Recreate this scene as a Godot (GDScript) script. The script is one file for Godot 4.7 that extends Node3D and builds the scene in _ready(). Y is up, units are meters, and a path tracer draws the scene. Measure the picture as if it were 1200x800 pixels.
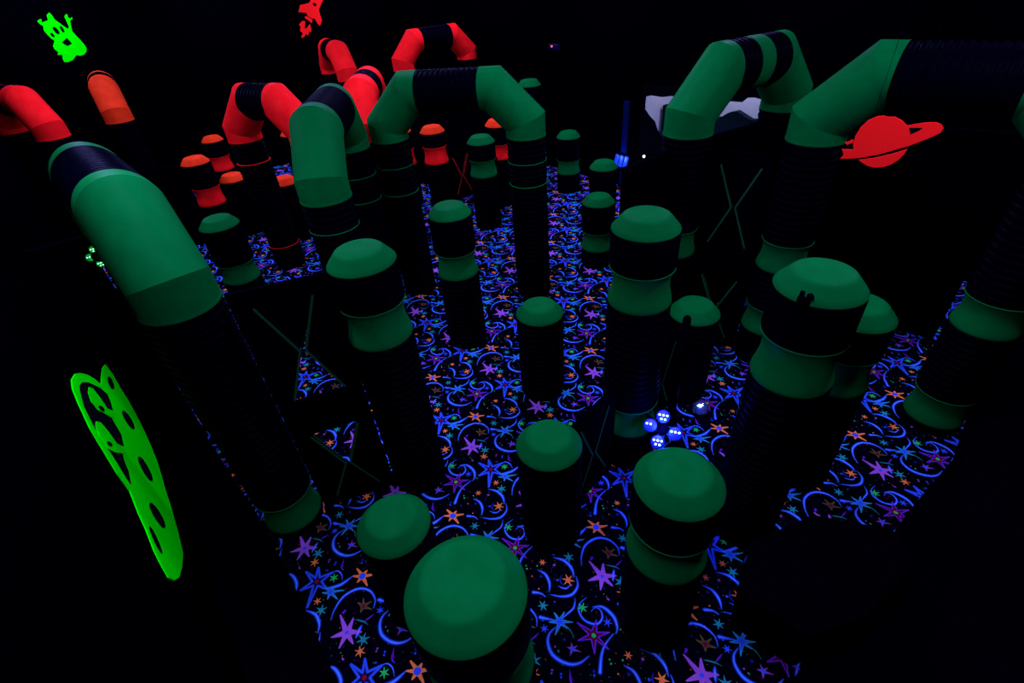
extends Node3D
# A blacklit laser tag arena seen from an upper platform: corrugated pipe posts and arches on a star-patterned carpet.

const R := 0.3                      # pipe radius
const AXIS := 0.645772              # the walls run 37 degrees off the view
var E1 := Vector3(cos(AXIS), 0, -sin(AXIS))     # along the far wall
var E2 := Vector3(sin(AXIS), 0, cos(AXIS))      # along the side walls, towards the camera
var M := {}
var taken := {}

const STROKES := [
	["B", 0, 0.0158, [0.616,0.186,0.671,0.125,0.771,0.068,0.872,0.066,0.949,0.101,0.997,0.177,0.996,0.268,0.951,0.328]],
	["B", 0, 0.0198, [1.063,0.429,0.992,0.436,0.938,0.477,0.907,0.554,0.922,0.635,0.968,0.705,1.034,0.743,1.119,0.752]],
	["T", 1, 0.0093, [0.123,0.435,0.143,0.515,0.123,0.584]],
	["B", 0, 0.0128, [0.439,0.417,0.365,0.416,0.310,0.451,0.290,0.514,0.303,0.574,0.351,0.624,0.416,0.616,0.451,0.566,0.433,0.522,0.383,0.522]],
	["B", 0, 0.0197, [0.422,0.505,0.486,0.559,0.496,0.666,0.454,0.744,0.408,0.770]],
	["B", 2, 0.0184, [0.392,0.758,0.292,0.771,0.208,0.804,0.103,0.884]],
	["B", 0, 0.0186, [0.473,-0.032,0.526,0.053,0.524,0.151,0.483,0.220]],
	["B", 0, 0.0157, [0.504,0.225,0.453,0.296,0.360,0.318,0.277,0.273,0.218,0.202]],
	["B", 0, 0.0094, [0.320,0.187,0.354,0.246,0.413,0.251]],
	["B", 0, 0.0171, [0.281,-0.035,0.306,0.037,0.282,0.119,0.227,0.179]],
	["B", 1, 0.0177, [0.116,0.095,0.160,0.143,0.170,0.187]],
	["B", 0, 0.0198, [0.670,0.876,0.736,0.916,0.817,0.944,0.930,0.939]],
	["B", 0, 0.0081, [0.783,0.779,0.838,0.797,0.857,0.853,0.839,0.917]],
	["B", 0, 0.0105, [0.362,0.355,0.297,0.407,0.206,0.412,0.144,0.413]],
	["B", 1, 0.0192, [0.022,0.292,0.059,0.337,0.099,0.384]],
	["V", 0, 0.0073, [0.930,0.377,0.883,0.379,0.833,0.379]],
	["T", 0, 0.0072, [0.780,0.312,0.833,0.379,0.850,0.426]],
	["B", 0, 0.0185, [0.806,0.395,0.761,0.426,0.722,0.459]],
	["V", 0, 0.0054, [0.938,0.724,0.909,0.766,0.902,0.802]],
	["V", 0, 0.0081, [0.904,0.755,0.884,0.799,0.892,0.836]],
	["D", 0, 0.0086, [0.423,0.133,0.368,0.164,0.357,0.230]],
]
const STARS := [
	[["B", "K", "R"], 0.0111, [0.649,0.775,0.712,0.654,0.797,0.783,0.692,0.899,0.493,0.947,0.503,0.759,0.605,0.620]],
	[["P", "P", "B"], 0.0067, [0.682,0.370,0.774,0.296,0.779,0.443,0.685,0.484,0.582,0.443,0.563,0.323,0.697,0.200]],
	[["V", "X", "G"], 0.0054, [0.261,0.668,0.366,0.598,0.378,0.731,0.276,0.813,0.168,0.767,0.138,0.617,0.229,0.514]],
	[["O", "O", "B"], 0.0076, [0.002,0.997,-0.005,0.899,0.057,0.973,0.093,1.049,-0.003,1.104,-0.059,1.020,-0.064,0.942]],
	[["T", "B", "B"], 0.0043, [0.125,0.420,0.138,0.336,0.207,0.385,0.204,0.489,0.135,0.498,0.023,0.472,0.051,0.365]],
	[["T", "B", "B"], 0.0044, [0.710,0.952,0.648,0.908,0.663,0.994,0.734,1.052,0.814,1.011,0.765,0.921,0.692,0.874]],
	[["N", "X", "X"], 0.0045, [0.889,0.256,0.918,0.190,0.864,0.194,0.846,0.288,0.932,0.325,0.962,0.261]],
	[["X", "B", "B"], 0.0049, [0.057,0.633,0.032,0.598,0.008,0.659,0.096,0.694,0.106,0.642,0.084,0.594]],
]
const SMALL_STARS := [
	["G", 0.788,0.842, 0.0384],
	["G", 0.350,0.455, 0.0409],
	["O", 0.584,0.954, 0.0325],
	["T", 0.580,0.053, 0.0467],
	["T", 0.104,0.233, 0.0415],
	["O", 0.426,0.205, 0.0496],
	["B", 0.425,0.667, 0.0343],
	["B", 0.989,0.381, 0.0308],
	["O", 0.362,0.938, 0.0301],
	["T", 0.766,0.509, 0.0503],
	["O", 0.704,0.578, 0.0411],
]
const DOTS := [
	["D", 0.055,0.544, 0.0199],
	["P", 0.962,0.537, 0.0123],
	["G", 0.960,0.576, 0.0130],
	["B", 0.864,0.708, 0.0154],
	["D", 0.074,0.851, 0.0200],
	["G", 0.227,0.868, 0.0110],
	["X", 0.411,0.556, 0.0158],
	["B", 0.203,0.273, 0.0127],
	["B", 0.353,0.146, 0.0191],
	["D", 0.263,0.028, 0.0213],
	["V", 0.742,0.190, 0.0201],
	["P", 0.427,0.025, 0.0199],
	["P", 0.828,0.646, 0.0140],
	["B", 0.053,0.872, 0.0167],
	["B", 0.848,0.724, 0.0146],
	["P", 0.811,0.659, 0.0127],
	["B", 0.769,0.734, 0.0144],
	["P", 0.571,0.545, 0.0146],
	["B", 0.026,0.319, 0.0207],
	["B", 0.983,0.384, 0.0203],
	["V", 0.725,0.195, 0.0176],
	["G", 0.464,0.771, 0.0128],
	["O", 0.202,0.977, 0.0112],
	["P", 0.569,0.534, 0.0127],
	["G", 0.302,0.934, 0.0130],
	["G", 0.213,0.895, 0.0146],
	["O", 0.174,0.102, 0.0125],
	["P", 0.415,0.256, 0.0146],
]
const WEAVE_ORIGIN := Vector2(-0.3389, -6.3274)
const WEAVE_U := Vector2(0.8842, -0.6051)
const WEAVE_V := Vector2(0.6447, 0.8985)
const SAUCER_ART := {
	"hull": [6.521,1.497,6.540,1.343,6.408,1.203,6.341,1.046,6.208,0.906,6.034,0.797,5.805,0.711,5.546,0.659,5.234,0.671,4.960,0.693,4.719,0.690,4.306,0.721,3.978,0.777,3.710,0.917,3.454,1.090,3.321,1.228,3.277,1.335,3.339,1.408,3.447,1.488,3.632,1.544,3.771,1.619,3.971,1.680,4.014,1.856,4.121,2.012,4.241,2.185,4.435,2.303,4.595,2.367,4.758,2.357,4.977,2.285,5.148,2.191,5.353,2.048,5.518,1.888,5.606,1.761,5.926,1.691,6.270,1.597],
	"glass": [4.964,2.194,5.170,2.065,5.448,1.820,5.542,1.674,5.431,1.641,5.280,1.638,5.020,1.719,4.975,1.649,4.928,1.578,4.728,1.589,4.500,1.674,4.392,1.664,4.295,1.626,4.090,1.646,4.111,1.713,4.195,1.835,4.271,1.981,4.345,2.123,4.490,2.231,4.684,2.257,4.820,2.249],
	"head1": [5.049,2.085,5.139,2.008,5.141,1.879,5.108,1.780,5.258,1.643,5.039,1.702,4.914,1.847,4.766,2.001,4.763,2.096,4.889,2.123],
	"head2": [4.481,2.076,4.573,1.990,4.582,1.867,4.557,1.749,4.676,1.610,4.515,1.657,4.329,1.827,4.216,1.969,4.274,2.070,4.365,2.109],
	"port1": [5.966,1.469,5.923,1.501,5.909,1.531,5.928,1.553,5.976,1.563,6.044,1.559,6.119,1.542,6.188,1.513,6.236,1.480,6.252,1.449,6.232,1.425,6.181,1.415,6.110,1.421,6.033,1.440],
	"port2": [5.573,1.156,5.512,1.207,5.475,1.266,5.467,1.323,5.491,1.366,5.540,1.388,5.607,1.385,5.679,1.357,5.743,1.308,5.784,1.248,5.795,1.188,5.771,1.142,5.718,1.119,5.647,1.125],
	"port3": [4.746,1.069,4.699,1.121,4.682,1.180,4.696,1.235,4.739,1.276,4.803,1.296,4.875,1.290,4.944,1.258,4.994,1.207,5.015,1.146,5.002,1.087,4.956,1.044,4.888,1.025,4.813,1.034],
	"port4": [4.038,1.099,3.999,1.151,3.982,1.211,3.991,1.269,4.022,1.314,4.072,1.337,4.129,1.334,4.185,1.305,4.227,1.255,4.247,1.193,4.240,1.131,4.207,1.084,4.154,1.061,4.094,1.067],
	"port5": [3.515,1.355,3.506,1.379,3.520,1.411,3.553,1.442,3.600,1.468,3.651,1.483,3.698,1.485,3.729,1.472,3.739,1.447,3.726,1.415,3.691,1.382,3.642,1.356,3.590,1.341,3.545,1.341],
	"eye1": [4.920,1.877,4.891,1.894,4.864,1.917,4.845,1.941,4.838,1.960,4.842,1.973,4.859,1.975,4.884,1.966,4.912,1.949,4.939,1.927,4.959,1.903,4.967,1.882,4.962,1.870,4.945,1.868],
	"eye2": [4.360,1.878,4.336,1.893,4.314,1.913,4.297,1.935,4.288,1.952,4.290,1.963,4.302,1.966,4.321,1.959,4.344,1.944,4.367,1.924,4.385,1.902,4.394,1.884,4.392,1.872,4.380,1.870],
}
const ALIEN_ART := {
	"body": [0.451,4.520,0.430,4.531,0.398,4.571,0.379,4.617,0.442,4.656,0.484,4.652,0.457,4.583,0.507,4.596,0.595,4.614,0.621,4.683,0.622,4.719,0.703,4.774,0.727,4.736,0.742,4.609,0.804,4.539,0.854,4.461,0.914,4.400,0.949,4.451,0.959,4.561,0.959,4.652,1.015,4.710,1.050,4.707,1.032,4.636,1.076,4.613,1.119,4.646,1.102,4.593,1.032,4.563,1.001,4.446,0.974,4.337,1.013,4.230,1.061,4.101,1.097,3.962,1.061,3.888,0.980,3.821,0.877,3.805,0.816,3.832,0.776,3.808,0.696,3.741,0.564,3.700,0.482,3.721,0.488,3.788,0.525,3.879,0.469,3.877,0.427,3.882,0.475,3.943,0.426,4.006,0.429,4.081,0.516,4.183,0.476,4.244,0.444,4.321,0.414,4.416],
	"eye1": [0.681,4.313,0.661,4.312,0.639,4.326,0.621,4.355,0.609,4.391,0.607,4.427,0.614,4.457,0.629,4.475,0.649,4.477,0.671,4.462,0.689,4.434,0.701,4.398,0.703,4.362,0.696,4.331],
	"eye2": [0.556,4.262,0.542,4.259,0.526,4.267,0.513,4.283,0.504,4.304,0.502,4.327,0.506,4.346,0.517,4.359,0.531,4.362,0.547,4.355,0.561,4.339,0.569,4.317,0.572,4.294,0.567,4.275],
	"eye3": [0.793,4.338,0.779,4.340,0.767,4.355,0.759,4.381,0.756,4.412,0.760,4.442,0.769,4.466,0.782,4.478,0.796,4.476,0.808,4.461,0.816,4.435,0.818,4.404,0.815,4.374,0.806,4.350],
	"mouth": [0.647,4.140,0.795,4.217,0.841,4.089,0.719,4.046],
}
const ROCKET_ART := {
	"body": [7.156,4.187,7.130,4.189,6.900,4.231,7.010,4.403,7.316,4.434,7.383,4.506,7.633,4.765,7.967,4.922,7.926,4.675,7.765,4.448,7.572,4.236,7.572,4.063,7.590,3.944,7.470,3.795,7.417,3.859,7.359,4.017,7.287,4.017,7.184,4.084,7.142,4.145],
	"window": [7.516,4.340,7.495,4.333,7.471,4.336,7.448,4.346,7.431,4.364,7.422,4.384,7.425,4.403,7.437,4.417,7.458,4.424,7.482,4.422,7.505,4.412,7.522,4.395,7.531,4.374,7.529,4.355],
	"engine": [7.114,4.112,7.280,3.996,7.231,3.899,7.038,4.069],
	"flame": [6.943,3.992,7.034,3.976,6.950,3.775,7.004,3.777,7.107,3.846,7.164,3.884,7.166,3.752,7.116,3.655,7.074,3.689,7.004,3.585,6.972,3.596,6.960,3.642,6.828,3.539,6.764,3.560,6.853,3.668,6.787,3.734,6.841,3.844,6.798,3.899],
}
const PLANET_ART := {
	"upper": [-0.267,-0.101,-0.281,-0.054,-0.286,0.021,-0.266,0.096,-0.227,0.158,-0.172,0.193,-0.128,0.203,-0.085,0.195,-0.040,0.200,0.023,0.172,0.069,0.136,0.128,0.153,0.197,0.171,0.261,0.176,0.302,0.162,0.325,0.134,0.317,0.099,0.272,0.060,0.211,0.020,0.135,-0.028,0.040,-0.075,-0.059,-0.122,-0.180,-0.164,-0.278,-0.185,-0.350,-0.193,-0.330,-0.156,-0.357,-0.105],
	"gap": [0.090,0.120,0.182,0.127,0.161,0.102,0.117,0.073],
	"lower": [-0.200,-0.186,-0.097,-0.160,0.034,-0.108,0.133,-0.056,0.127,-0.098,0.103,-0.147,0.062,-0.195,0.014,-0.225,-0.056,-0.241,-0.118,-0.231,-0.168,-0.207],
	"tip": [-0.348,-0.046,-0.293,-0.013,-0.285,-0.041,-0.330,-0.064],
}
const PLANET_AT := Vector3(3.534, 3.3, -4.465)

# ------------------------------------------------------------------ helpers
func mat(albedo: Color, rough := 0.6, spec := 0.5) -> StandardMaterial3D:
	var m := StandardMaterial3D.new()
	m.albedo_color = albedo
	m.roughness = rough
	m.metallic_specular = spec
	return m

func lin(r: float, g: float, b: float) -> Color:
	return Color(r, g, b).linear_to_srgb()

func glow(c: Color, e: float) -> StandardMaterial3D:
	var m := mat(Color(0.02, 0.02, 0.03), 0.4)
	m.emission_enabled = true
	m.emission = c
	m.emission_energy_multiplier = e
	return m

func mottled(a: Color, b: Color, rough: float, spec: float, seed_: int, freq := 3.0) -> StandardMaterial3D:
	# paint with a faint patchy grain
	var n := FastNoiseLite.new()
	n.seed = seed_
	n.frequency = 0.02
	n.fractal_octaves = 4
	var t := NoiseTexture2D.new()
	t.width = 256
	t.height = 256
	t.seamless = true
	t.noise = n
	var g := Gradient.new()
	g.set_color(0, a)
	g.set_color(1, b)
	t.color_ramp = g
	var m := mat(Color(1, 1, 1), rough, spec)
	m.albedo_texture = t
	m.uv1_triplanar = true
	m.uv1_world_triplanar = true
	m.uv1_scale = Vector3.ONE * freq * 0.3
	return m

func numbered(n: String) -> String:
	if not taken.has(n):
		taken[n] = 0
		return n
	taken[n] += 1
	return "%s_%03d" % [n, taken[n]]

func thing(called: String, label: String, category: String, at := Vector3.ZERO, group := "") -> Node3D:
	var o := Node3D.new()
	o.name = numbered(called)
	add_child(o)
	o.position = at
	o.set_meta("label", label)
	o.set_meta("category", category)
	if group:
		o.set_meta("group", group)
	return o

func part(called: String, mesh: Mesh, m: Material, parent: Node3D, xf := Transform3D.IDENTITY) -> MeshInstance3D:
	var o := MeshInstance3D.new()
	o.name = called
	o.mesh = mesh
	o.material_override = m
	o.transform = xf
	o.cast_shadow = GeometryInstance3D.SHADOW_CASTING_SETTING_ON
	parent.add_child(o, true)
	return o

func struct(called: String, mesh: Mesh, m: Material, xf := Transform3D.IDENTITY) -> MeshInstance3D:
	var o := part(called, mesh, m, self, xf)
	o.set_meta("kind", "structure")
	return o

func made(v: PackedVector3Array, n: PackedVector3Array, idx: PackedInt32Array, uv := PackedVector2Array()) -> ArrayMesh:
	var a := []
	a.resize(Mesh.ARRAY_MAX)
	a[Mesh.ARRAY_VERTEX] = v
	a[Mesh.ARRAY_NORMAL] = n
	if uv.size():
		a[Mesh.ARRAY_TEX_UV] = uv
	a[Mesh.ARRAY_INDEX] = idx
	var m := ArrayMesh.new()
	m.add_surface_from_arrays(Mesh.PRIMITIVE_TRIANGLES, a)
	return m

func lathe(p: Array, n := 40, crease := 0.75) -> ArrayMesh:
	# p: Vector2(radius, height) from the bottom up, the outside at larger radius
	var v := PackedVector3Array()
	var nn := PackedVector3Array()
	var idx := PackedInt32Array()
	var segs := []
	for i in p.size() - 1:
		var t: Vector2 = (p[i + 1] - p[i]).normalized()
		segs.append(Vector2(t.y, -t.x))
	var ring := func(q: Vector2, m: Vector2) -> int:
		var at := v.size()
		for k in n + 1:
			var a := TAU * k / n
			v.append(Vector3(q.x * cos(a), q.y, q.x * sin(a)))
			nn.append(Vector3(m.x * cos(a), m.y, m.x * sin(a)))
		return at
	var low := -1
	for i in segs.size():
		var m0: Vector2 = segs[i]
		var m1: Vector2 = segs[i]
		if i > 0 and segs[i - 1].dot(segs[i]) > crease:
			m0 = (segs[i - 1] + segs[i]).normalized()
		else:
			low = -1
		if i < segs.size() - 1 and segs[i + 1].dot(segs[i]) > crease:
			m1 = (segs[i + 1] + segs[i]).normalized()
		var a: int = low if low >= 0 else ring.call(p[i], m0)
		var b: int = ring.call(p[i + 1], m1)
		for k in n:
			idx.append_array([a + k, a + k + 1, b + k, b + k, a + k + 1, b + k + 1])
		low = b
	return made(v, nn, idx)

func duct(path: Array, rad: float, n := 40) -> ArrayMesh:
	# a mitred sheet elbow: straight tubes meeting in bisecting planes
	var v := PackedVector3Array()
	var nn := PackedVector3Array()
	var idx := PackedInt32Array()
	for i in path.size() - 1:
		var d: Vector3 = (path[i + 1] - path[i]).normalized()
		var ref: Vector3 = (path[-1] - path[0]).cross(Vector3.UP).normalized()
		if ref.length() < 0.5:
			ref = d.cross(Vector3.RIGHT if absf(d.x) < 0.8 else Vector3.BACK).normalized()
		var up := d.cross(ref).normalized()
		var starts := []
		for e in 2:
			var c: Vector3 = path[i + e]
			var pn := d
			var j: int = i + e
			if j > 0 and j < path.size() - 1:
				pn = ((path[j] - path[j - 1]).normalized() + (path[j + 1] - path[j]).normalized()).normalized()
			starts.append(v.size())
			for k in n + 1:
				var a := TAU * k / n
				var o := (ref * cos(a) + up * sin(a)) * rad
				v.append(c + o - d * (o.dot(pn) / d.dot(pn)))
				nn.append(o.normalized())
		for k in n:
			idx.append_array([starts[0] + k, starts[1] + k, starts[0] + k + 1, starts[1] + k, starts[1] + k + 1, starts[0] + k + 1])
	return made(v, nn, idx)

func box(s: Vector3, c := 0.006) -> ArrayMesh:
	# a box with chamfered vertical and horizontal edges
	var h := s * 0.5
	c = minf(c, minf(h.x, minf(h.y, h.z)) * 0.6)
	var st := SurfaceTool.new()
	st.begin(Mesh.PRIMITIVE_TRIANGLES)
	st.set_smooth_group(-1)
	var quad := func(q: Array):
		var m: Vector3 = (q[0] + q[1] + q[2] + q[3]) / 4.0
		var nrm: Vector3 = (q[1] - q[0]).cross(q[2] - q[0])
		if nrm.dot(m) > 0:
			q = [q[3], q[2], q[1], q[0]]
		for k in [0, 1, 2, 0, 2, 3]:
			st.add_vertex(q[k])
	var ax := [Vector3.RIGHT, Vector3.UP, Vector3.BACK]
	for i in 3:
		var a: Vector3 = ax[i]
		var b: Vector3 = ax[(i + 1) % 3]
		var d: Vector3 = ax[(i + 2) % 3]
		for sa in [-1.0, 1.0]:
			var f: Vector3 = a * h[i] * sa
			var hb: Vector3 = b * (h[(i + 1) % 3] - c)
			var hd: Vector3 = d * (h[(i + 2) % 3] - c)
			quad.call([f - hb - hd, f + hb - hd, f + hb + hd, f - hb + hd])
			for sb in [-1.0, 1.0]:
				var e0: Vector3 = a * h[i] * sa + b * (h[(i + 1) % 3] - c) * sb
				var e1: Vector3 = a * (h[i] - c) * sa + b * h[(i + 1) % 3] * sb
				quad.call([e0 - hd, e0 + hd, e1 + hd, e1 - hd])
	for x in [-1.0, 1.0]:
		for y in [-1.0, 1.0]:
			for z in [-1.0, 1.0]:
				var q := [Vector3(h.x * x, (h.y - c) * y, (h.z - c) * z), Vector3((h.x - c) * x, h.y * y, (h.z - c) * z), Vector3((h.x - c) * x, (h.y - c) * y, h.z * z)]
				if (q[1] - q[0]).cross(q[2] - q[0]).dot(Vector3(x, y, z)) > 0:
					q = [q[2], q[1], q[0]]
				for k in q:
					st.add_vertex(k)
	st.generate_normals()
	return st.commit()

func plate(pts: Array, thick: float) -> ArrayMesh:
	# a cut-out board: outline in its own x / y plane, extruded from z = 0 to z = thick
	var poly := PackedVector2Array()
	for i in range(0, pts.size(), 2):
		poly.append(Vector2(pts[i], pts[i + 1]))
	return plate_poly(poly, thick)

func plate_poly(poly: PackedVector2Array, thick: float) -> ArrayMesh:
	if Geometry2D.is_polygon_clockwise(poly):
		poly.reverse()
	var tri := Geometry2D.triangulate_polygon(poly)
	var st := SurfaceTool.new()
	st.begin(Mesh.PRIMITIVE_TRIANGLES)
	st.set_smooth_group(-1)
	for side in 2:
		var z: float = thick if side == 1 else 0.0
		for i in range(0, tri.size(), 3):
			var q := [poly[tri[i]], poly[tri[i + 1]], poly[tri[i + 2]]]
			var ccw: bool = (q[1] - q[0]).cross(q[2] - q[0]) > 0
			if ccw == (side == 1):
				q = [q[2], q[1], q[0]]
			for p in q:
				st.add_vertex(Vector3(p.x, p.y, z))
	for i in poly.size():
		var a := poly[i]
		var b := poly[(i + 1) % poly.size()]
		var p := [Vector3(a.x, a.y, 0), Vector3(a.x, a.y, thick), Vector3(b.x, b.y, thick), Vector3(b.x, b.y, 0)]
		for k in [0, 1, 2, 0, 2, 3]:
			st.add_vertex(p[k])
	st.generate_normals()
	return st.commit()

func bar(a: Vector3, b: Vector3, rad: float, n := 8) -> ArrayMesh:
	return duct([a, (a + b) / 2.0, b], rad, n)

# ------------------------------------------------------------------ pipes
func corrugated(h0: float, h1: float) -> Array:
	var p := [Vector2(R - 0.012, h0)]
	var n := maxi(1, roundi((h1 - h0) / 0.079))
	var step := (h1 - h0) / n
	for i in n:
		for q in [[0.0, 0.0], [0.2, 0.0], [0.38, 0.8], [0.5, 1.0], [0.82, 1.0]]:
			p.append(Vector2(R - 0.016 + 0.016 * q[1], h0 + (i + q[0]) * step + 0.002))
	p.append(Vector2(R - 0.012, h1))
	return p

func smooth_ring(h0: float, h1: float) -> Array:
	return [Vector2(R - 0.02, h0), Vector2(R - 0.004, h0 + 0.006), Vector2(R + 0.003, h0 + 0.03), Vector2(R + 0.003, h1 - 0.03), Vector2(R - 0.004, h1 - 0.006), Vector2(R - 0.02, h1)]

func waist(h0: float, h1: float) -> Array:
	var p := []
	for q in [[0.0, 0.95], [0.02, 0.985], [0.06, 1.0], [0.14, 0.985], [0.26, 0.945], [0.38, 0.905], [0.5, 0.88], [0.6, 0.872], [0.7, 0.876], [0.8, 0.895], [0.88, 0.925], [0.95, 0.97], [0.985, 1.0], [1.0, 0.975]]:
		p.append(Vector2(R * q[1], lerpf(h0, h1, q[0])))
	return p

func cap_shape(h: float) -> Array:
	var p := []
	for q in [[0.97, -0.012], [1.0, 0.0], [0.995, 0.008], [0.9, 0.042], [0.8, 0.078], [0.72, 0.106], [0.685, 0.117], [0.64, 0.125], [0.55, 0.131], [0.35, 0.136], [0.12, 0.137], [0.0, 0.137]]:
		p.append(Vector2(R * q[0], h + q[1]))
	return p

func stack(t: Node3D, top: float, waists: Array, m: Material, seams := []) -> void:
	# one upright pipe: black corrugated sections with coloured waists between, a smooth ring under the top
	var y := 0.0
	var w := waists.duplicate()
	w.sort_custom(func(a, b): return a[0] < b[0])
	for i in w.size() + 1:
		var end: float = w[i][0] if i < w.size() else top
		if end > y + 0.02:
			if i == w.size() and w.size() > 0 and end - y < 0.75:
				part("pipe_ring", lathe(smooth_ring(y, end)), M.black, t)
			else:
				part("pipe_section", lathe(corrugated(y, end)), M.black, t)
		if i < w.size():
			part("waist_band", lathe(waist(w[i][0], w[i][1])), m, t)
			y = w[i][1]
	for s in seams:
		part("seam_ring", lathe([Vector2(R - 0.02, s - 0.007), Vector2(R + 0.004, s - 0.006), Vector2(R + 0.007, s), Vector2(R + 0.004, s + 0.006), Vector2(R - 0.02, s + 0.007)], 40), m, t)

func post(x: float, z: float, top: float, waists: Array, kind: String, label: String) -> Node3D:
	var t := thing("pipe_post", label, "pipe post", Vector3(x, 0, z), "green capped pipe posts" if kind == "green" else "red capped pipe posts")
	stack(t, top, waists, M[kind])
	part("cap", lathe(cap_shape(top), 48, 0.85), M.orange if kind == "red" else M.green, t)
	return t

func arch(a: Vector2, b: Vector2, rim: float, kind: String, label: String, o := {}) -> Node3D:
	var t := thing("pipe_arch", label, "pipe arch", Vector3(a.x, 0, a.y), "green pipe arches" if kind == "green" else "red pipe arches")
	var m: Material = M[o.get("paint", kind)]
	var far: Vector3 = Vector3(b.x - a.x, 0, b.y - a.y)
	var d := far.normalized()
	var span := far.length()
	var mid: float = o.get("band", 0.95)
	var reach := (span - mid) / 2.0
	var hc := rim + 0.65
	for leg in 2:
		var g := Node3D.new()
		g.name = "leg"
		t.add_child(g, true)
		g.position = far if leg == 1 else Vector3.ZERO
		stack(g, rim, o.get("waists", [[], []])[leg], m, o.get("seams", [[], []])[leg])
		var e: Vector3 = d if leg == 0 else -d
		var at: Vector3 = far if leg == 1 else Vector3.ZERO
		var y := Vector3.UP
		part("elbow", duct([at + y * rim, at + y * (rim + 0.2), at + y * hc + e * 0.45, at + y * hc + e * reach], R, 48), m, t)
		part("elbow_flange", lathe([Vector2(R - 0.02, rim - 0.012), Vector2(R + 0.004, rim - 0.01), Vector2(R + 0.004, rim + 0.012), Vector2(R - 0.005, rim + 0.016)], 48), m, t, Transform3D(Basis(), at))
	var bas := Basis(d.cross(Vector3.UP).normalized(), d, Vector3.UP)
	bas.z = bas.x.cross(bas.y)
	var start := d * reach + Vector3.UP * hc
	if o.has("split"):
		var w: float = (mid - o.split) / 2.0
		part("crossing_band", lathe(corrugated(0, w)), M.black, t, Transform3D(bas, start))
		part("green_band", lathe([Vector2(R, 0), Vector2(R, o.split)], 48), m, t, Transform3D(bas, start + d * w))
		part("crossing_band", lathe(corrugated(0, w)), M.black, t, Transform3D(bas, start + d * (w + o.split)))
	else:
		part("crossing_band", lathe(corrugated(0, mid)), M.black, t, Transform3D(bas, start))
	return t

func barrier(a: Vector2, b: Vector2, top: float, openings: int, kind: String, label: String, centre := -1.0, solid := false) -> Node3D:
	# black boards between two posts with hourglass openings whose edges carry coloured tape
	var t := thing("barrier", label, "barrier", Vector3(a.x, 0, a.y), "black barriers between the posts")
	var d := Vector3(b.x - a.x, 0, b.y - a.y)
	var span := d.length()
	t.rotation.y = atan2(-d.z, d.x)
	var s0 := R + 0.015
	var s1 := span - R - 0.015
	var mid: float = span / 2.0 if centre < 0.0 else centre
	var hw := minf(0.25, minf(mid - s0, s1 - mid) - 0.03)
	var th := 0.04
	if openings == 0:
		part("board", box(Vector3(s1 - s0, top, th)), M.board, t, Transform3D(Basis(), Vector3((s0 + s1) / 2, top / 2, 0)))
		part("top_rail", box(Vector3(s1 - s0, 0.05, 0.07)), M.board, t, Transform3D(Basis(), Vector3((s0 + s1) / 2, top + 0.025, 0)))
		return t
	for q in [[s0, mid - hw], [mid + hw, s1]]:
		part("side_board", box(Vector3(q[1] - q[0], top, th)), M.board, t, Transform3D(Basis(), Vector3((q[0] + q[1]) / 2, top / 2, 0)))
	var rails := [[0.0, 0.12], [1.12, top if openings == 1 else 1.58]]
	if openings == 2:
		rails.append([2.67, top])
	for r in rails:
		part("rail", box(Vector3(hw * 2, r[1] - r[0], th)), M.board, t, Transform3D(Basis(), Vector3(mid, (r[0] + r[1]) / 2, 0)))
	for k in openings:
		var h0: float = 0.12 if k == 0 else 1.58
		var h1: float = 1.12 if k == 0 else 2.67
		var hm: float = (h0 + h1) / 2 + (-0.04 if k == 0 else 0.0)
		var outer: float = h0 if k == 0 else h1     # the triangle towards the floor or the top edge is boarded up
		if solid:
			var inner: float = h1 if k == 0 else h0
			part("gusset_board", plate_poly(PackedVector2Array([Vector2(mid - hw, inner), Vector2(mid, hm), Vector2(mid + hw, inner)]), th * 0.6), M.board, t, Transform3D(Basis(), Vector3(0, 0, -th * 0.3)))
		part("gusset_board", plate_poly(PackedVector2Array([Vector2(mid - hw, outer), Vector2(mid, hm), Vector2(mid + hw, outer)]), th * 0.6), M.board, t, Transform3D(Basis(), Vector3(0, 0, -th * 0.3)))
		for s in [-1.0, 1.0]:
			var tip: Vector2 = Vector2(mid + s * 0.025, hm)
			part("gusset_board", plate_poly(PackedVector2Array([Vector2(mid + s * hw, h0), tip, Vector2(mid + s * hw, h1)]), th), M.board, t, Transform3D(Basis(), Vector3(0, 0, -th / 2)))
			for face in [-1.0, 1.0]:
				for e in [h0, h1]:
					var p0: Vector3 = Vector3(tip.x, tip.y, face * (th / 2 + 0.003))
					var p1: Vector3 = Vector3(mid + s * hw * 0.96, lerpf(tip.y, e, 0.96), face * (th / 2 + 0.003))
					var dir := (p1 - p0).normalized()
					var side := Vector3(0, 0, 1).cross(dir)
					part("edge_tape", box(Vector3((p1 - p0).length(), 0.022, 0.004), 0.001), M[kind + "_tape"], t, Transform3D(Basis(dir, side, Vector3(0, 0, 1)), (p0 + p1) / 2))
	return t

# ------------------------------------------------------------------ carpet
var dye := {"B": [0.022, 0.075, 0.42], "D": [0.008, 0.02, 0.14], "T": [0.01, 0.24, 0.16], "V": [0.12, 0.018, 0.3], "P": [0.3, 0.075, 0.3], "O": [0.8, 0.17, 0.025],
	"G": [0.015, 0.5, 0.06], "R": [0.22, 0.003, 0.015], "X": [0.1, 0.003, 0.01], "N": [0.06, 0.06, 0.01], "K": [0.002, 0.003, 0.015]}
const PALE := [0.06, 0.2, 0.45]
const TS := 1024
var px := PackedFloat32Array()

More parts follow.
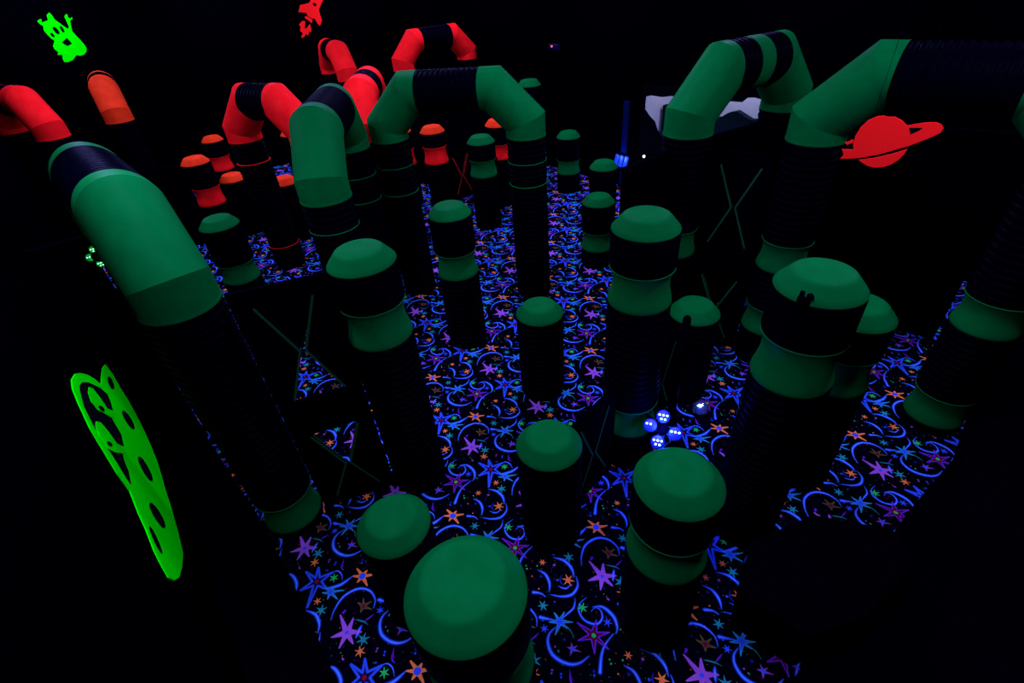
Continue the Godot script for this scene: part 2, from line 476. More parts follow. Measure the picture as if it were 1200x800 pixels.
func dab(cx: float, cy: float, r: float, c: Array, k: float, soft := 0.45, bright := 0.0) -> void:
	for y in range(floori(cy - r - 1), ceili(cy + r + 2)):
		for x in range(floori(cx - r - 1), ceili(cx + r + 2)):
			var q := Vector2(x - cx, y - cy).length() / maxf(r, 0.8)
			if q >= 1.15:
				continue
			var a := k * clampf((1.15 - q) / soft, 0.0, 1.0)
			var i := (posmod(y, TS) * TS + posmod(x, TS)) * 3
			var up := bright * k * maxf(0.0, 1.0 - q * 1.6)     # the pale yarn along the middle of a stroke
			for j in 3:
				px[i + j] = maxf(px[i + j], c[j] * a + up * PALE[j])

func fill_poly(poly: PackedVector2Array, c: Array, edge: Array, w: float) -> void:
	var lo := poly[0]
	var hi := poly[0]
	for p in poly:
		lo = lo.min(p)
		hi = hi.max(p)
	for y in range(floori(lo.y), ceili(hi.y) + 1):
		for x in range(floori(lo.x), ceili(hi.x) + 1):
			if Geometry2D.is_point_in_polygon(Vector2(x + 0.5, y + 0.5), poly):
				var i := (posmod(y, TS) * TS + posmod(x, TS)) * 3
				for j in 3:
					px[i + j] = c[j]
	if w > 0.0:
		for k in poly.size():
			var a := poly[k]
			var b := poly[(k + 1) % poly.size()]
			var n := ceili(a.distance_to(b) / 1.6)
			for s in n:
				var p := a.lerp(b, float(s) / n)
				dab(p.x, p.y, w, edge, 1.0)

func carpet_print() -> ImageTexture:
	px.resize(TS * TS * 3)
	px.fill(0.0)
	for s in STROKES:
		var f: Array = s[3]
		var cv := Curve2D.new()
		var n: int = f.size() / 2
		for i in n:
			var p := Vector2(f[i * 2], f[i * 2 + 1]) * TS
			var q := Vector2(f[maxi(i - 1, 0) * 2], f[maxi(i - 1, 0) * 2 + 1]) * TS
			var r := Vector2(f[mini(i + 1, n - 1) * 2], f[mini(i + 1, n - 1) * 2 + 1]) * TS
			var tan := (r - q) / 6.0
			cv.add_point(p, -tan, tan)
		var ln := cv.get_baked_length()
		var steps := ceili(ln / 2.0)
		for i in steps + 1:
			var u := float(i) / steps
			var wide: float = [sin(PI * clampf(u * 0.9 + 0.05, 0, 1)), 1.0 - 0.75 * u, 0.25 + 0.75 * u][s[1]]
			var p := cv.sample_baked(ln * u)
			dab(p.x, p.y, maxf(2.0, s[2] * TS * (0.25 + 0.75 * wide)), dye[s[0]], 0.3 + 0.7 * wide, 0.9, 1.0 if s[0] == "B" else 0.0)
	for s in STARS:
		var f: Array = s[2]
		var c := Vector2(f[0], f[1]) * TS
		var tips := []
		for i in range(2, f.size(), 2):
			tips.append(Vector2(f[i], f[i + 1]) * TS - c)
		tips.sort_custom(func(a, b): return a.angle() < b.angle())
		var poly := PackedVector2Array()
		var mean := 0.0
		for t in tips:
			mean += t.length() / tips.size()
		for i in tips.size():
			var a: Vector2 = tips[i]
			var b: Vector2 = tips[(i + 1) % tips.size()]
			poly.append(c + a)
			poly.append(c + (a.normalized() + b.normalized()).normalized() * mean * 0.27)
		fill_poly(poly, dye[s[0][1]], dye[s[0][0]], s[1] * TS)
		var core := PackedVector2Array()
		for i in 10:
			core.append(c + Vector2.from_angle(TAU * i / 10) * mean * (0.36 if s[0][0] == "O" else 0.13))
		fill_poly(core, dye[s[0][2]], dye[s[0][2]], 0.0)
	var rng := RandomNumberGenerator.new()
	rng.seed = 11
	for s in SMALL_STARS:
		var c := Vector2(s[1], s[2]) * TS
		var turn := rng.randf() * TAU
		var poly := PackedVector2Array()
		for k in 12:
			poly.append(c + Vector2.from_angle(turn + PI * k / 6) * s[3] * TS * (1.15 if k % 2 == 0 else 0.36))
		fill_poly(poly, dye[s[0]], dye[s[0]], 1.2)
	for s in DOTS:
		dab(s[1] * TS, s[2] * TS, s[3] * TS * 0.62, dye[s[0]], 0.8, 0.5)
	for i in 120:
		dab(rng.randf() * TS, rng.randf() * TS, rng.randf_range(2.5, 6.0), dye["DVTOG"[rng.randi() % 5]], 0.5, 0.6)
	# yarn grain
	var img := Image.create(TS, TS, false, Image.FORMAT_RGB8)
	for y in TS:
		for x in TS:
			var i := (y * TS + x) * 3
			var k := 0.82 + 0.3 * rng.randf()
			img.set_pixel(x, y, Color(0.0004 + px[i] * k, 0.0005 + px[i + 1] * k, 0.002 + px[i + 2] * k).linear_to_srgb())
	img.generate_mipmaps()
	px.clear()
	return ImageTexture.create_from_image(img)

func carpet_mesh() -> ArrayMesh:
	var inv := Transform2D(WEAVE_U, WEAVE_V, WEAVE_ORIGIN).affine_inverse()
	var v := PackedVector3Array()
	var n := PackedVector3Array()
	var uv := PackedVector2Array()
	for c in [[-3.0, -3.0], [10.4, -3.0], [10.4, 18.7], [-3.0, 18.7]]:
		var p: Vector3 = E1 * c[0] - E2 * c[1]
		v.append(p)
		n.append(Vector3.UP)
		uv.append(inv * Vector2(p.x, p.z))
	return made(v, n, PackedInt32Array([0, 2, 1, 0, 3, 2]), uv)

# ------------------------------------------------------------------ lamps and devices
func room(s: float, q: float, y: float) -> Vector3:
	return E1 * s - E2 * q + Vector3.UP * y

func area(parent: Node3D, xf: Transform3D, size: Vector2, c: Color, e: float) -> void:
	var l := AreaLight3D.new()
	l.name = "light"
	l.area_size = size
	l.light_color = c
	l.light_energy = e
	l.shadow_enabled = true
	l.area_range = 40.0
	l.transform = xf
	parent.add_child(l, true)

func omni(parent: Node3D, at: Vector3, c: Color, e: float, size := 0.03) -> void:
	var l := OmniLight3D.new()
	l.name = "light"
	l.light_color = c
	l.light_energy = e
	l.light_size = size
	l.omni_range = 20.0
	l.omni_attenuation = 2.0
	l.shadow_enabled = true
	l.position = at
	parent.add_child(l, true)

func blacklight(s: float, q: float, y: float, e: float, label: String, tilt := Basis()) -> void:
	var t := thing("blacklight_fixture", label, "blacklight", room(s, q, y), "ceiling blacklight fixtures")
	t.basis = Basis(Vector3.UP, AXIS) * tilt
	part("housing", box(Vector3(1.26, 0.06, 0.22)), M.black, t, Transform3D(Basis(), Vector3(0, 0.05, 0)))
	for z in [-0.05, 0.05]:
		part("tube", bar(Vector3(-0.58, 0, z), Vector3(0.58, 0, z), 0.018, 10), M.uv_tube, t)
	area(t, Transform3D(Basis(Vector3.RIGHT, -PI / 2), Vector3(0, -0.03, 0)), Vector2(1.2, 0.2), UV, e)

const UV := Color(0.58, 0.58, 1.0)

func led_beacon(at: Vector3, post_at: Vector3, lens: Material, led: Material, c: Color, e: float, k: float, label: String) -> void:
	# a round hub with four lobes of light-emitting diodes on a bracket that grips a post
	var t := thing("led_beacon", label, "led beacon", at)
	var out_dir := Vector3(at.x - post_at.x, 0, at.z - post_at.z)
	var gap := out_dir.length() - R
	out_dir = out_dir.normalized()
	var face := Vector3(-at.x, 4.7 - at.y, -at.z).normalized()
	var b := Basis.looking_at(-face, Vector3.UP)
	part("bracket", bar(-out_dir * gap, -out_dir * 0.03, 0.018), M.black, t)
	part("hub", lathe([Vector2(0.0, -0.03), Vector2(0.05, -0.03), Vector2(0.06, -0.02), Vector2(0.06, 0.01), Vector2(0.045, 0.022), Vector2(0.0, 0.024)], 20), M.black, t, Transform3D(Basis(b.x, b.z, -b.y), Vector3.ZERO))
	var lobes := [[-0.01, 0.145, 5], [-0.135, 0.02, 2], [0.145, -0.02, 3], [-0.03, -0.15, 5]]
	for l in lobes:
		var g := Node3D.new()
		g.name = "lobe"
		t.add_child(g, true)
		var mid: Vector3 = (b.x * l[0] + b.y * l[1]) * k
		g.position = mid
		part("lens", lathe([Vector2(0.0, -0.03), Vector2(0.05, -0.03), Vector2(0.075, -0.015), Vector2(0.078, 0.0), Vector2(0.07, 0.012), Vector2(0.04, 0.018), Vector2(0.0, 0.019)], 20), lens, g, Transform3D(Basis(b.x, b.z, -b.y).scaled(Vector3.ONE * k), Vector3.ZERO))
		for i in int(l[2]):
			var row := 0 if i < 3 else 1
			var p := Vector3((i % 3 - 1) * 0.042 + row * 0.025, 0.015 - row * 0.045, 0.0) * k
			var s := SphereMesh.new()
			s.radius = 0.013 * k
			s.height = 0.018 * k
			s.radial_segments = 10
			s.rings = 5
			part("diode", s, led, g, Transform3D(Basis(), b.x * p.x + b.y * p.y + b.z * 0.022 * k))
	omni(t, face * 0.13, c, e, 0.08)

func wall_art(called: String, label: String, category: String, art: Dictionary, m: Material, dark: Array, origin: Transform3D, extra := {}) -> Node3D:
	# a cut-out board fixed flat on a wall; dark details are printed pieces laid on it
	var t := thing(called, label, category)
	var c := Vector2.ZERO
	var first: Array = art.values()[0]
	for i in range(0, first.size(), 2):
		c += Vector2(first[i], first[i + 1]) * 2.0 / first.size()
	t.transform = origin * Transform3D(Basis(), Vector3(c.x, c.y, 0))
	for k in art:
		var pts := []
		for i in range(0, art[k].size(), 2):
			pts.append(art[k][i] - c.x)
			pts.append(art[k][i + 1] - c.y)
		var base: String = k.rstrip("0123456789")
		var front: bool = k.begins_with("head")
		var lift := 0.01 if base in dark else 0.0
		if front:
			lift = 0.014
		if base == "eye" and art.has("glass"):
			lift = 0.018
		var d := 0.004 if lift > 0.0 else 0.01
		part(extra.get(base, base), plate(pts, d), M.sign_black if base in dark else m, t, Transform3D(Basis(), Vector3(0, 0, lift)))
	return t

func _ready() -> void:
	# ---------------------------------------------------------------- camera, surroundings, exposure
	var cam := Camera3D.new()
	cam.name = "camera"
	cam.fov = 68.75
	cam.near = 0.02
	cam.transform = Transform3D(Basis(Vector3(0.99607874, -0.07125446, 0.05243989), Vector3(0.08847112, 0.80223971, -0.59041029), Vector3(0, 0.59273456, 0.80539788)), Vector3(0, 4.745, 0))
	add_child(cam)
	cam.current = true
	var we := WorldEnvironment.new()
	we.name = "surroundings"
	var env := Environment.new()
	env.background_mode = Environment.BG_COLOR
	env.background_color = Color(0, 0, 0)
	env.tonemap_mode = Environment.TONE_MAPPER_LINEAR
	env.tonemap_exposure = 1.0
	env.sdfgi_enabled = true
	env.ssao_enabled = true
	env.ssil_enabled = true
	we.environment = env
	add_child(we)

	M.black = mat(lin(0.0002, 0.0002, 0.0012), 0.38, 0.03)
	M.board = mat(lin(0.0002, 0.0002, 0.0009), 0.7, 0.02)
	M.wall = mat(lin(0.0001, 0.0001, 0.0005), 0.9, 0.01)
	M.sign_black = mat(lin(0.001, 0.001, 0.001), 0.8, 0.1)
	M.green = mottled(lin(0.0, 0.08, 0.009), lin(0.0, 0.105, 0.0125), 0.5, 0.05, 3)
	M.red = mottled(lin(0.62, 0.004, 0.004), lin(0.8, 0.01, 0.006), 0.55, 0.05, 5)
	M.orange = mottled(lin(0.55, 0.022, 0.003), lin(0.75, 0.04, 0.005), 0.55, 0.05, 8)
	M.green_tape = mat(lin(0.006, 0.06, 0.012), 0.6, 0.1)
	M.red_tape = mat(lin(0.35, 0.015, 0.01), 0.6, 0.1)
	M.sign_green = mat(lin(0.0, 0.95, 0.0), 0.8, 0.03)
	M.sign_red = mat(lin(0.98, 0.01, 0.006), 0.8, 0.03)
	M.uv_tube = glow(Color(0.45, 0.4, 1.0), 3.0)

	# blacklight fixtures under the ceiling, in rows
	var rows := ["first", "second", "third", "fourth", "fifth"]
	for i in 3:
		for j in 5:
			blacklight(0.3 + i * 4.3, 0.6 + j * 4.2, 5.9, 30.0, "twin-tube blacklight under the ceiling, %s row, %s from the saucer wall" % [rows[j], ["nearest", "second", "farthest"][i]])

	blacklight(0.7, 4.6, 5.4, 11.0, "twin-tube blacklight tilted towards the saucer sign, out of frame", Basis(Vector3.BACK, -0.9) * Basis(Vector3.UP, PI / 2))

	# ---------------------------------------------------------------- the room
	var yaw := Basis(Vector3.UP, AXIS)      # local x along E1, local z along E2
	struct("floor", box(Vector3(14.2, 0.2, 22.4), 0.001), M.wall, Transform3D(yaw, room(3.65, 7.85, -0.105)))
	var carpet_mat := mat(Color(1, 1, 1), 0.95, 0.05)
	carpet_mat.albedo_texture = carpet_print()
	struct("floor_carpet", carpet_mesh(), carpet_mat)
	struct("ceiling", box(Vector3(14.2, 0.2, 22.4), 0.001), M.wall, Transform3D(yaw, room(3.65, 7.85, 6.25)))
	struct("wall_left", box(Vector3(0.2, 6.3, 22.4), 0.001), M.wall, Transform3D(yaw, room(-3.3, 7.85, 3.1)))
	struct("wall_back", box(Vector3(14.2, 6.3, 0.2), 0.001), M.wall, Transform3D(yaw, room(3.65, 18.87, 3.1)))
	struct("wall_front", box(Vector3(14.2, 6.3, 0.2), 0.001), M.wall, Transform3D(yaw, room(3.65, -3.2, 3.1)))
	# right wall with the window opening (q 5.0 .. 8.6, y 1.0 .. 2.75)
	var w0 := 5.0
	var w1 := 8.05
	for q in [[-3.2, w0, 0.0, 6.2], [w1, 18.9, 0.0, 6.2], [w0, w1, 0.0, 0.9], [w0, w1, 2.5, 6.2]]:
		struct("wall_right", box(Vector3(0.2, q[3] - q[2], q[1] - q[0]), 0.001), M.wall, Transform3D(yaw, room(10.6, (q[0] + q[1]) / 2, (q[2] + q[3]) / 2)))
	# the partition that carries the saucer, and the low plinths along both sides
	struct("wall_partition", box(Vector3(0.1, 3.9, 14.0), 0.002), M.wall, Transform3D(yaw, room(-0.955, 4.0, 1.95)))
	var plp := PackedVector2Array()
	for p in [Vector3(-0.5, 0, 0.1), Vector3(-0.95, 0, -0.65), Vector3(-1.78, 0, -1.85), Vector3(-2.48, 0, -2.83), Vector3(-3.05, 0, -3.55), Vector3(-4.5, 0, -5.2), Vector3(-8.6, 0, -10.3), room(-0.895, 11.0, 0), room(-0.895, -2.5, 0)]:
		plp.append(Vector2(p.x, -p.z))
	struct("trim_1", plate_poly(plp, 0.06), M.board, Transform3D(Basis(Vector3.RIGHT, -PI / 2), Vector3(0, 0.002, 0)))
	var pr := [Vector3(0.9, 0, -0.7), Vector3(3.84, 0, -2.84), Vector3(4.8, 0, -3.46), Vector3(5.42, 0, -4.04), Vector3(5.6, 0, -4.6), Vector3(6.3, 0, -5.2), Vector3(8.6, 0, -7.2), room(10.4, -2.9, 0), room(0.0, -2.9, 0)]
	var prp := PackedVector2Array()
	for p in pr:
		prp.append(Vector2(p.x, -p.z))
	struct("trim_2", plate_poly(prp, 0.06), M.board, Transform3D(Basis(Vector3.RIGHT, -PI / 2), Vector3(0, 0.002, 0)))

	# ---------------------------------------------------------------- arches
	arch(Vector2(0.49, -7.96), Vector2(-1.66, -8.47), 2.75, "green", "green pipe arch in the centre, broadside, with a wide black corrugated crossing", {"seams": [[2.38, 2.03], [2.34, 1.9]]})
	arch(Vector2(-2.06, -5.94), Vector2(-2.23, -8.12), 2.75, "green", "green pipe arch left of centre, seen end-on with one elbow in front of the other", {"band": 1.1, "seams": [[2.39], [2.34, 1.95]]})
	arch(Vector2(2.43, -6.47), Vector2(4.04, -7.31), 2.98, "green", "green pipe arch with a green stripe between two black bands, before the window", {"band": 0.86, "split": 0.24, "waists": [[[1.36, 1.74]], []]})
	arch(Vector2(3.55, -5.61), Vector2(5.0, -4.1), 3.03, "green", "large green pipe arch at the right edge, behind the red ringed planet", {"waists": [[[1.46, 1.84], [0.52, 0.9]], [[1.38, 1.76], [0.1, 0.5]]]})
	arch(Vector2(-2.59, -3.5), Vector2(-4.1, -5.25), 2.83, "green", "large green pipe arch at the left, beside the saucer sign", {"band": 1.2, "waists": [[[0.1, 0.5]], []]})
	arch(Vector2(-4.63, -10.02), Vector2(-3.25, -9.3), 2.6, "red", "red pipe arch with a black crossing, behind the end-on green arch", {"band": 0.62, "seams": [[2.2, 0.5], [2.2, 1.8]]})
	arch(Vector2(-2.3, -9.5), Vector2(-2.4, -11.6), 2.53, "red", "bright red pipe arch squeezed between the two middle green arches", {"band": 0.6})
	arch(Vector2(-4.94, -18.04), Vector2(-4.0, -16.2), 2.62, "red", "small red pipe arch far back, under the red rocket", {"band": 0.7})
	arch(Vector2(-2.38, -16.22), Vector2(-0.6, -17.53), 2.74, "red", "red pipe arch far back, above the black crossing of the central green arch", {"band": 1.0})
	arch(Vector2(-9.02, -11.24), Vector2(-10.6, -12.3), 2.7, "red", "red pipe arch cut by the left edge of the picture", {"band": 0.5})
	arch(Vector2(-8.95, -13.34), Vector2(-10.1, -15.1), 2.55, "red", "lone orange-red pipe arch end below the small green alien", {"band": 0.9, "paint": "orange"})

	# ---------------------------------------------------------------- posts
	for p in [
		[-0.7, -6.63, 2.14, [[1.23, 1.61]], "slim green-capped post with a green waist, in front of the central arch"],
		[0.38, -5.29, 1.26, [], "short plain green-capped post in the middle of the star carpet"],
		[0.25, -3.06, 1.3, [], "short green-capped post left of the blue led beacon"],
		[1.03, -2.08, 1.92, [[1.13, 1.52]], "green-capped post with a waist right below the blue led beacon"],
		[-0.33, -1.24, 2.36, [[1.6, 1.98]], "nearest post, its big round green cap at the bottom edge"],
		[-1.09, -2.44, 1.21, [], "short green-capped post just behind the nearest big cap, to its left"],
		[-1.23, -3.94, 2.84, [[2.07, 2.46]], "tall green-capped post left of centre beside the crossed-tape barrier"],
		[1.25, -4.03, 2.88, [[2.14, 2.52], [0.52, 0.9]], "tall green-capped post carrying the blue led beacon, ridges lit blue"],
		[2.18, -2.93, 2.83, [[2.02, 2.44]], "tall wide green-capped post on the right with a dark clip on its rim"],
		[3.07, -3.54, 2.1, [[1.35, 1.75]], "green-capped post half hidden behind the tall right-hand post"],
		[-4.45, -7.69, 1.87, [[0.93, 1.26]], "green-capped post between the large left arch and the red posts"],
		[-0.29, -11.15, 1.89, [[1.19, 1.55]], "green-capped waisted post seen under the central arch"],
		[1.86, -13.02, 1.35, [[0.47, 0.81]], "small far green-capped post right of the central arch"],
		[2.28, -10.69, 1.27, [], "far short green-capped post beside the blue wall beacon"],
		[1.82, -8.87, 1.23, [[0.33, 0.7]], "green-capped post with low waist, behind the tall beacon post"],
		[1.0, -13.92, 2.44, [], "farthest green cap, peeking over the right elbow of the central arch"],
		[2.25, -5.0, 1.26, [], "short green-capped post behind the beacon post to its right"],
	]:
		post(p[0], p[1], p[2], p[3], "green", p[4])
	for p in [
		[-1.46, -12.7, 1.83, [[1.11, 1.51]], "red-capped waisted post seen under the left half of the central arch"],
		[-6.65, -11.63, 1.86, [[0.94, 1.34]], "orange-red capped post, leftmost of the red posts"],
		[-8.18, -15.63, 1.44, [[0.62, 1.02]], "far red-capped post behind the leftmost red post"],
		[-6.23, -12.1, 1.3, [], "low orange-red cap between the leftmost red post and the red arch"],
		[-4.82, -11.49, 1.3, [], "low orange-red cap right of the near red arch, beside the green arch"],
		[-5.0, -13.4, 1.9, [], "red cap right under the black crossing of the near red arch"],
		[0.11, -12.49, 1.9, [[1.15, 1.5]], "red-capped post half hidden by the right leg of the central arch"],
		[-2.32, -13.1, 1.8, [[1.0, 1.4]], "red waisted post half hidden by the left leg of the central arch"],
	]:
		post(p[0], p[1], p[2], p[3], "red", p[4])

	# ---------------------------------------------------------------- barriers
	barrier(Vector2(-2.59, -3.5), Vector2(-1.23, -3.94), 2.82, 2, "green", "tall black barrier with two crossed green tape marks beside the left arch", 0.72)
	barrier(Vector2(2.43, -6.47), Vector2(3.55, -5.61), 2.82, 2, "green", "tall black barrier with crossed green tape between the two right arches")
	barrier(Vector2(0.25, -3.06), Vector2(1.25, -4.03), 1.26, 1, "green", "low black barrier with faint tape between short post and beacon post", -1.0, true)
	barrier(Vector2(1.25, -4.03), Vector2(2.25, -5.0), 1.26, 1, "green", "low black barrier running back from the beacon post", -1.0, true)
	barrier(Vector2(-1.46, -12.7), Vector2(-0.36, -13.58), 1.26, 1, "red", "low black barrier with crossed red tape under the central arch")
	barrier(Vector2(-0.29, -11.15), Vector2(0.11, -12.49), 1.26, 1, "green", "low black barrier with a sliver of green tape behind the central arch's right leg")
	barrier(Vector2(2.43, -6.47), Vector2(4.04, -7.31), 2.81, 0, "green", "solid black barrier under the striped arch, below the window")
	barrier(Vector2(1.19, -5.5), Vector2(2.43, -6.47), 2.81, 0, "green", "solid black barrier running from the striped arch towards the beacon post")
	barrier(Vector2(4.04, -7.31), Vector2(6.4, -5.4), 2.81, 0, "green", "solid black barrier in the dark behind the large right arch")
	barrier(Vector2(-6.65, -11.63), Vector2(-9.02, -11.24), 1.8, 0, "red", "black barrier left of the leftmost red post")
	barrier(Vector2(-6.23, -12.1), Vector2(-4.82, -11.49), 1.26, 1, "red", "low black barrier between two low orange-red caps")
	barrier(Vector2(-6.23, -12.1), Vector2(-8.0, -13.5), 1.26, 0, "red", "low black barrier behind the leftmost red post")
	barrier(Vector2(-3.4, -14.4), Vector2(1.0, -15.2), 1.9, 0, "red", "long black barrier in the dark far behind the central arch")
	barrier(Vector2(-4.1, -5.25), Vector2(-5.05, -4.53), 2.82, 0, "green", "black barrier between the large left arch and the saucer wall")

	# ---------------------------------------------------------------- wall art
	# saucer: on the partition, x runs away from the camera
	var left := Transform3D(Basis(E2, Vector3.UP, E2.cross(Vector3.UP)), Vector3.ZERO)
	var sauc := {}
	for k in SAUCER_ART:
		var a := []
		for i in range(0, SAUCER_ART[k].size(), 2):
			a.append(-SAUCER_ART[k][i])
			a.append(SAUCER_ART[k][i + 1])
		sauc[k] = a
	left = Transform3D(Basis(E2, Vector3.UP, E2.cross(Vector3.UP)), -E1 * 0.903)
	if left.basis.z.dot(E1) < 0.0:
		left.basis = Basis(-E2, Vector3.UP, E1)
		sauc = SAUCER_ART
	wall_art("saucer_sign", "fluorescent green flying saucer sign with two pilots and oval portholes on the left wall", "wall sign", sauc, M.sign_green, ["glass", "port", "eye"], left, {"port": "porthole", "glass": "dome_window", "head": "pilot"})
	var back := Transform3D(Basis(E1, Vector3.UP, E2), -E2 * 18.765)
	wall_art("alien_sign", "small fluorescent green waving alien sign high on the far wall", "wall sign", ALIEN_ART, M.sign_green, ["eye", "mouth"], back)
	wall_art("rocket_sign", "fluorescent red rocket sign with flames at the top edge of the far wall", "wall sign", ROCKET_ART, M.sign_red, ["window"], back, {"window": "porthole"})
	# ringed planet: a cut-out hung on wires
	var yx := Vector3(0.78412927, 0, 0.62059752)
	var planet := wall_art("planet_sign", "fluorescent red ringed planet cut-out hanging in front of the right arch", "hanging sign", PLANET_ART, M.sign_red, ["gap"], Transform3D(Basis(yx, Vector3.UP, yx.cross(Vector3.UP)), PLANET_AT), {"upper": "planet_and_ring", "lower": "planet_underside", "gap": "ring_gap", "tip": "ring_tip"})
	for x in [-0.12, 0.12]:
		part("wire", bar(Vector3(x - 0.04, 0.2, 0.01), Vector3(x - 0.04, 2.78, 0.01), 0.002, 6), M.black, planet)

	M.white_led = glow(Color(1, 1, 1), 2.0)
	M.pink_led = glow(Color(1.0, 0.4, 0.55), 1.0)
	M.blue_lens_far = glow(Color(0.08, 0.25, 1.0), 1.0)
	M.blue_trim = mat(lin(0.0006, 0.003, 0.02), 0.6, 0.05)
	M.sensor = mat(lin(0.002, 0.001, 0.01), 0.5, 0.1)
	M.film = mat(lin(0.0003, 0.0005, 0.0012), 0.9, 0.05)
	M.teal = mat(lin(0.006, 0.014, 0.018), 0.9, 0.1)
	M.chrome = mat(lin(0.3, 0.35, 0.6), 0.15)
	M.chrome.metallic = 0.9
	M.pane = mat(Color(0.03, 0.04, 0.06, 0.06), 0.05, 0.2)
	M.pane.transparency = BaseMaterial3D.TRANSPARENCY_ALPHA
	# ---------------------------------------------------------------- beacons, window and small fittings
	M.blue_lens = glow(Color(0.0, 0.1, 1.0), 0.8)
	M.blue_led = glow(Color(0.6, 0.85, 1.0), 8.0)
	M.green_lens = glow(Color(0.0, 0.5, 0.05), 0.5)
	M.green_led = glow(Color(0.5, 1.0, 0.7), 5.0)
	led_beacon(Vector3(1.467, 0.85, -3.537), Vector3(1.25, 0, -4.03), M.blue_lens, M.blue_led, Color(0.1, 0.2, 1.0), 1.3, 0.9, "blue led beacon of four bright lobes on the tall post")
	led_beacon(Vector3(-4.14, 2.72, -4.85), Vector3(-4.1, 0, -5.25), M.green_lens, M.green_led, Color(0.1, 1.0, 0.3), 0.12, 0.5, "green led beacon glinting behind the large left arch")
	# wall beacon and the blue trim beside the window
	var wb := thing("wall_beacon", "blue glowing wall beacon over the far black barrier, beside the window", "led beacon", room(10.5, 8.42, 0.62))
	wb.basis = Basis(Vector3.UP, AXIS)
	part("housing", box(Vector3(0.1, 0.42, 0.5), 0.02), M.black, wb, Transform3D(Basis(), Vector3(-0.05, 0, 0)))
	for k in 3:
		part("lens", box(Vector3(0.05, 0.3, 0.11), 0.02), M.blue_lens_far, wb, Transform3D(Basis(Vector3.RIGHT, 0.25), Vector3(-0.12, 0.02, -0.16 + k * 0.15)))
	omni(wb, Vector3(-0.28, 0.1, 0), Color(0.25, 0.4, 1.0), 1.1, 0.15)
	var dot := thing("white_led", "tiny white led right of the blue wall beacon", "led light", room(10.5, 7.78, 0.86))
	var ds := SphereMesh.new()
	ds.radius = 0.035
	ds.height = 0.07
	ds.radial_segments = 12
	ds.rings = 6
	part("bulb", ds, M.white_led, dot, Transform3D(Basis(), -E1 * 0.05))
	part("socket", bar(Vector3.ZERO, -E1 * 0.04, 0.02), M.black, dot)
	struct("trim_3", box(Vector3(0.06, 2.05, 0.17), 0.01), M.blue_trim, Transform3D(yaw, room(10.47, 8.42, 1.03)))
	var det := thing("wall_sensor", "tiny dark wall sensor with a pink pilot light on the far right wall", "sensor", room(10.5, 10.9, 3.1))
	part("body", box(Vector3(0.1, 0.16, 0.4), 0.03), M.sensor, det, Transform3D(yaw, -E1 * 0.05))
	part("pilot_light", ds.duplicate(), M.pink_led, det, Transform3D(Basis().scaled(Vector3.ONE * 0.8), -E1 * 0.12 + Vector3.UP * 0.03 - E2 * 0.03))

	# window into a lit room: reveal, pane, ragged blinds, bench and lamp behind
	var in_mat := mat(lin(0.55, 0.52, 0.6), 0.9, 0.1)
	for q in [[Vector3(0.1, 2.4, 3.6), 12.3, 6.52, 1.9], [Vector3(1.6, 0.1, 3.6), 11.5, 6.52, 0.75], [Vector3(1.6, 0.1, 3.6), 11.5, 6.52, 3.1], [Vector3(1.6, 2.4, 0.1), 11.5, 4.75, 1.9], [Vector3(1.6, 2.4, 0.1), 11.5, 8.3, 1.9]]:
		struct("wall_booth", box(q[0], 0.001), in_mat, Transform3D(yaw, room(q[1], q[2], q[3])))
	var win := Node3D.new()
	win.name = "window_1"
	win.set_meta("kind", "structure")
	add_child(win)
	part("window_pane", box(Vector3(0.01, 1.58, 3.0), 0.001), M.pane, win, Transform3D(yaw, room(10.6, 6.52, 1.7)))
	for k in [4.99 + 0.04, 8.05 - 0.03]:
		part("window_frame", box(Vector3(0.12, 1.6, 0.05)), M.board, win, Transform3D(yaw, room(10.58, k, 1.7)))
	for k in [0.925, 2.475]:
		part("window_frame", box(Vector3(0.12, 0.05, 2.94)), M.board, win, Transform3D(yaw, room(10.58, 6.53, k)))
	var onwall := Transform3D(Basis(-E2, Vector3.UP, (-E2).cross(Vector3.UP)), E1 * 10.52)
	part("torn_film", plate([8.02, 2.02, 7.9, 2.2, 7.76, 2.23, 7.47, 2.22, 7.21, 2.27, 6.8, 2.2, 6.29, 2.29, 5.84, 2.3, 5.53, 2.31, 5.44, 2.4, 5.3, 2.42, 5.06, 2.38, 5.06, 2.46, 8.02, 2.46], 0.004), M.film, win, onwall)
	part("torn_film", plate([8.02, 2.02, 7.78, 1.8, 7.6, 1.68, 7.5, 1.5, 7.2, 1.2, 7.1, 0.95, 8.02, 0.95], 0.004), M.film, win, onwall)
	var bench := thing("booth_bench", "dim teal padded bench inside the lit window", "bench", room(11.6, 6.5, 0.801))
	bench.basis = Basis(-E2, Vector3.UP, (-E2).cross(Vector3.UP))
	part("back_cushion", plate([1.68, 0.98, 1.4, 0.96, 1.2, 0.98, 0.1, 0.86, -0.1, 1.0, -0.3, 1.06, -0.5, 0.98, -0.65, 0.92, -0.9, 0.94, -1.1, 1.02, -1.65, 1.0, -1.65, 0.0, 1.68, 0.0], 0.16), M.teal, bench)
	part("seat", box(Vector3(3.2, 0.42, 0.5), 0.05), M.teal, bench, Transform3D(Basis(), Vector3(0, 0.21, -0.3)))
	var lamp := thing("booth_lamp", "flat ceiling lamp inside the lit booth behind the window", "lamp", room(11.5, 6.5, 3.02))
	lamp.basis = yaw
	part("panel", box(Vector3(0.5, 0.04, 2.4)), glow(Color(0.8, 0.78, 1.0), 1.5), lamp)
	area(lamp, Transform3D(Basis(Vector3.RIGHT, -PI / 2), Vector3(0, -0.03, 0)), Vector2(0.5, 2.4), Color(0.76, 0.8, 1.0), 4.0)

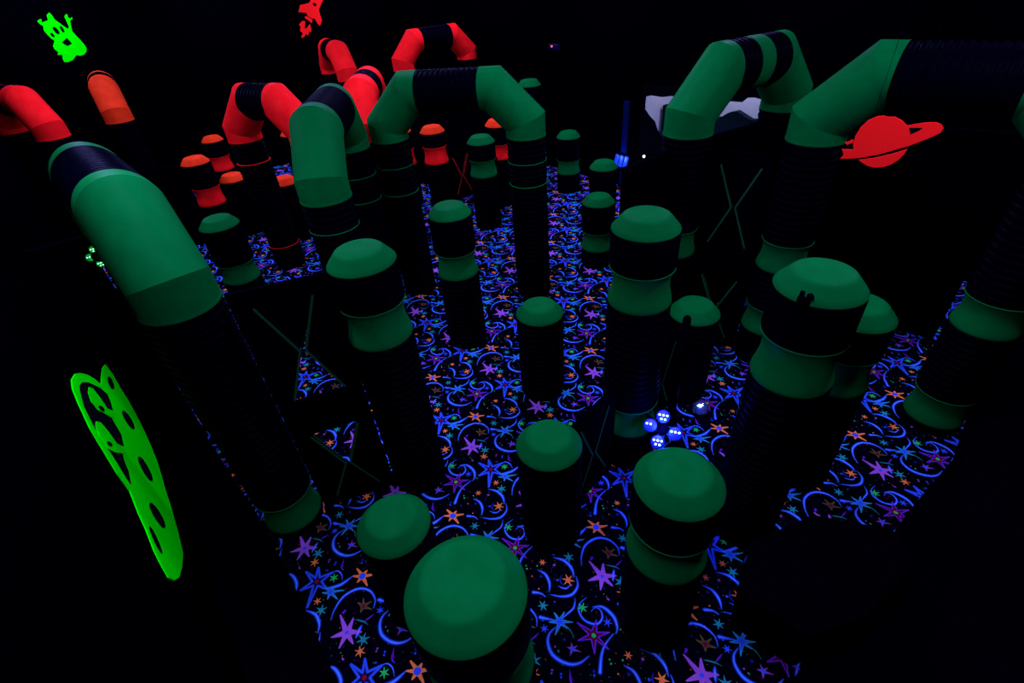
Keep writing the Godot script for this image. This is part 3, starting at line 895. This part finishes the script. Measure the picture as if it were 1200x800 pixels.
	# dark block, clip, pole and puck
	var blk := thing("foam_block", "low black octagonal foam block on the floor in the lower right dark", "foam block", Vector3(2.55, 0, -2.05))
	var bp := PackedVector2Array()
	for p in [[-0.52, 0.43], [0.15, 0.64], [0.76, 0.42], [0.75, 0.09], [0.04, -0.32], [-0.5, -0.44], [-0.86, -0.07]]:
		bp.append(Vector2(p[0], p[1]))
	part("body", plate_poly(bp, 0.42), M.board, blk, Transform3D(Basis(Vector3.RIGHT, -PI / 2), Vector3.ZERO))
	var top := PackedVector2Array()
	for p in bp:
		top.append(p * 0.94)
	part("top_pad", plate_poly(top, 0.05), M.board, blk, Transform3D(Basis(Vector3.RIGHT, -PI / 2), Vector3(0, 0.42, 0)))
	var clip := thing("sensor_clip", "small black clip on the rim of the tall right-hand post", "clip", Vector3(1.945, 2.83, -2.715))
	clip.rotation.y = 0.85
	part("jaw", box(Vector3(0.02, 0.09, 0.08), 0.006), M.black, clip, Transform3D(Basis(), Vector3(-0.012, 0.03, 0)))
	part("tab", box(Vector3(0.05, 0.035, 0.035), 0.006), M.black, clip, Transform3D(Basis(Vector3.UP, 0.5), Vector3(0.012, 0.07, 0.03)))
	part("tab", box(Vector3(0.03, 0.04, 0.03), 0.006), M.black, clip, Transform3D(Basis(), Vector3(0.0, 0.085, -0.02)))
	var pole := thing("marker_pole", "round-topped black pole in front of the short cap behind the beacon post", "pole", Vector3(1.93, 0, -4.44))
	part("shaft", lathe([Vector2(0.09, 0.0), Vector2(0.09, 0.02), Vector2(0.045, 0.04), Vector2(0.045, 1.56), Vector2(0.04, 1.59), Vector2(0.025, 1.605), Vector2(0.0, 1.61)], 20), M.black, pole)
	var puck := thing("floor_beacon", "small shiny blue-lit dome on the carpet beyond the blue led beacon", "led beacon", Vector3(2.34, 0, -4.55))
	part("base", lathe([Vector2(0.0, 0.0), Vector2(0.12, 0.0), Vector2(0.12, 0.03), Vector2(0.1, 0.045), Vector2(0.0, 0.045)], 24), M.black, puck)
	part("dome", lathe([Vector2(0.1, 0.045), Vector2(0.095, 0.09), Vector2(0.07, 0.14), Vector2(0.03, 0.165), Vector2(0.0, 0.17)], 24), M.chrome, puck)
	part("diode", ds.duplicate(), M.blue_led, puck, Transform3D(Basis().scaled(Vector3(1.1, 0.45, 0.5)), Vector3(-0.03, 0.165, 0.05)))
	omni(puck, Vector3(-0.05, 0.24, 0.1), Color(0.25, 0.4, 1.0), 0.12, 0.05)
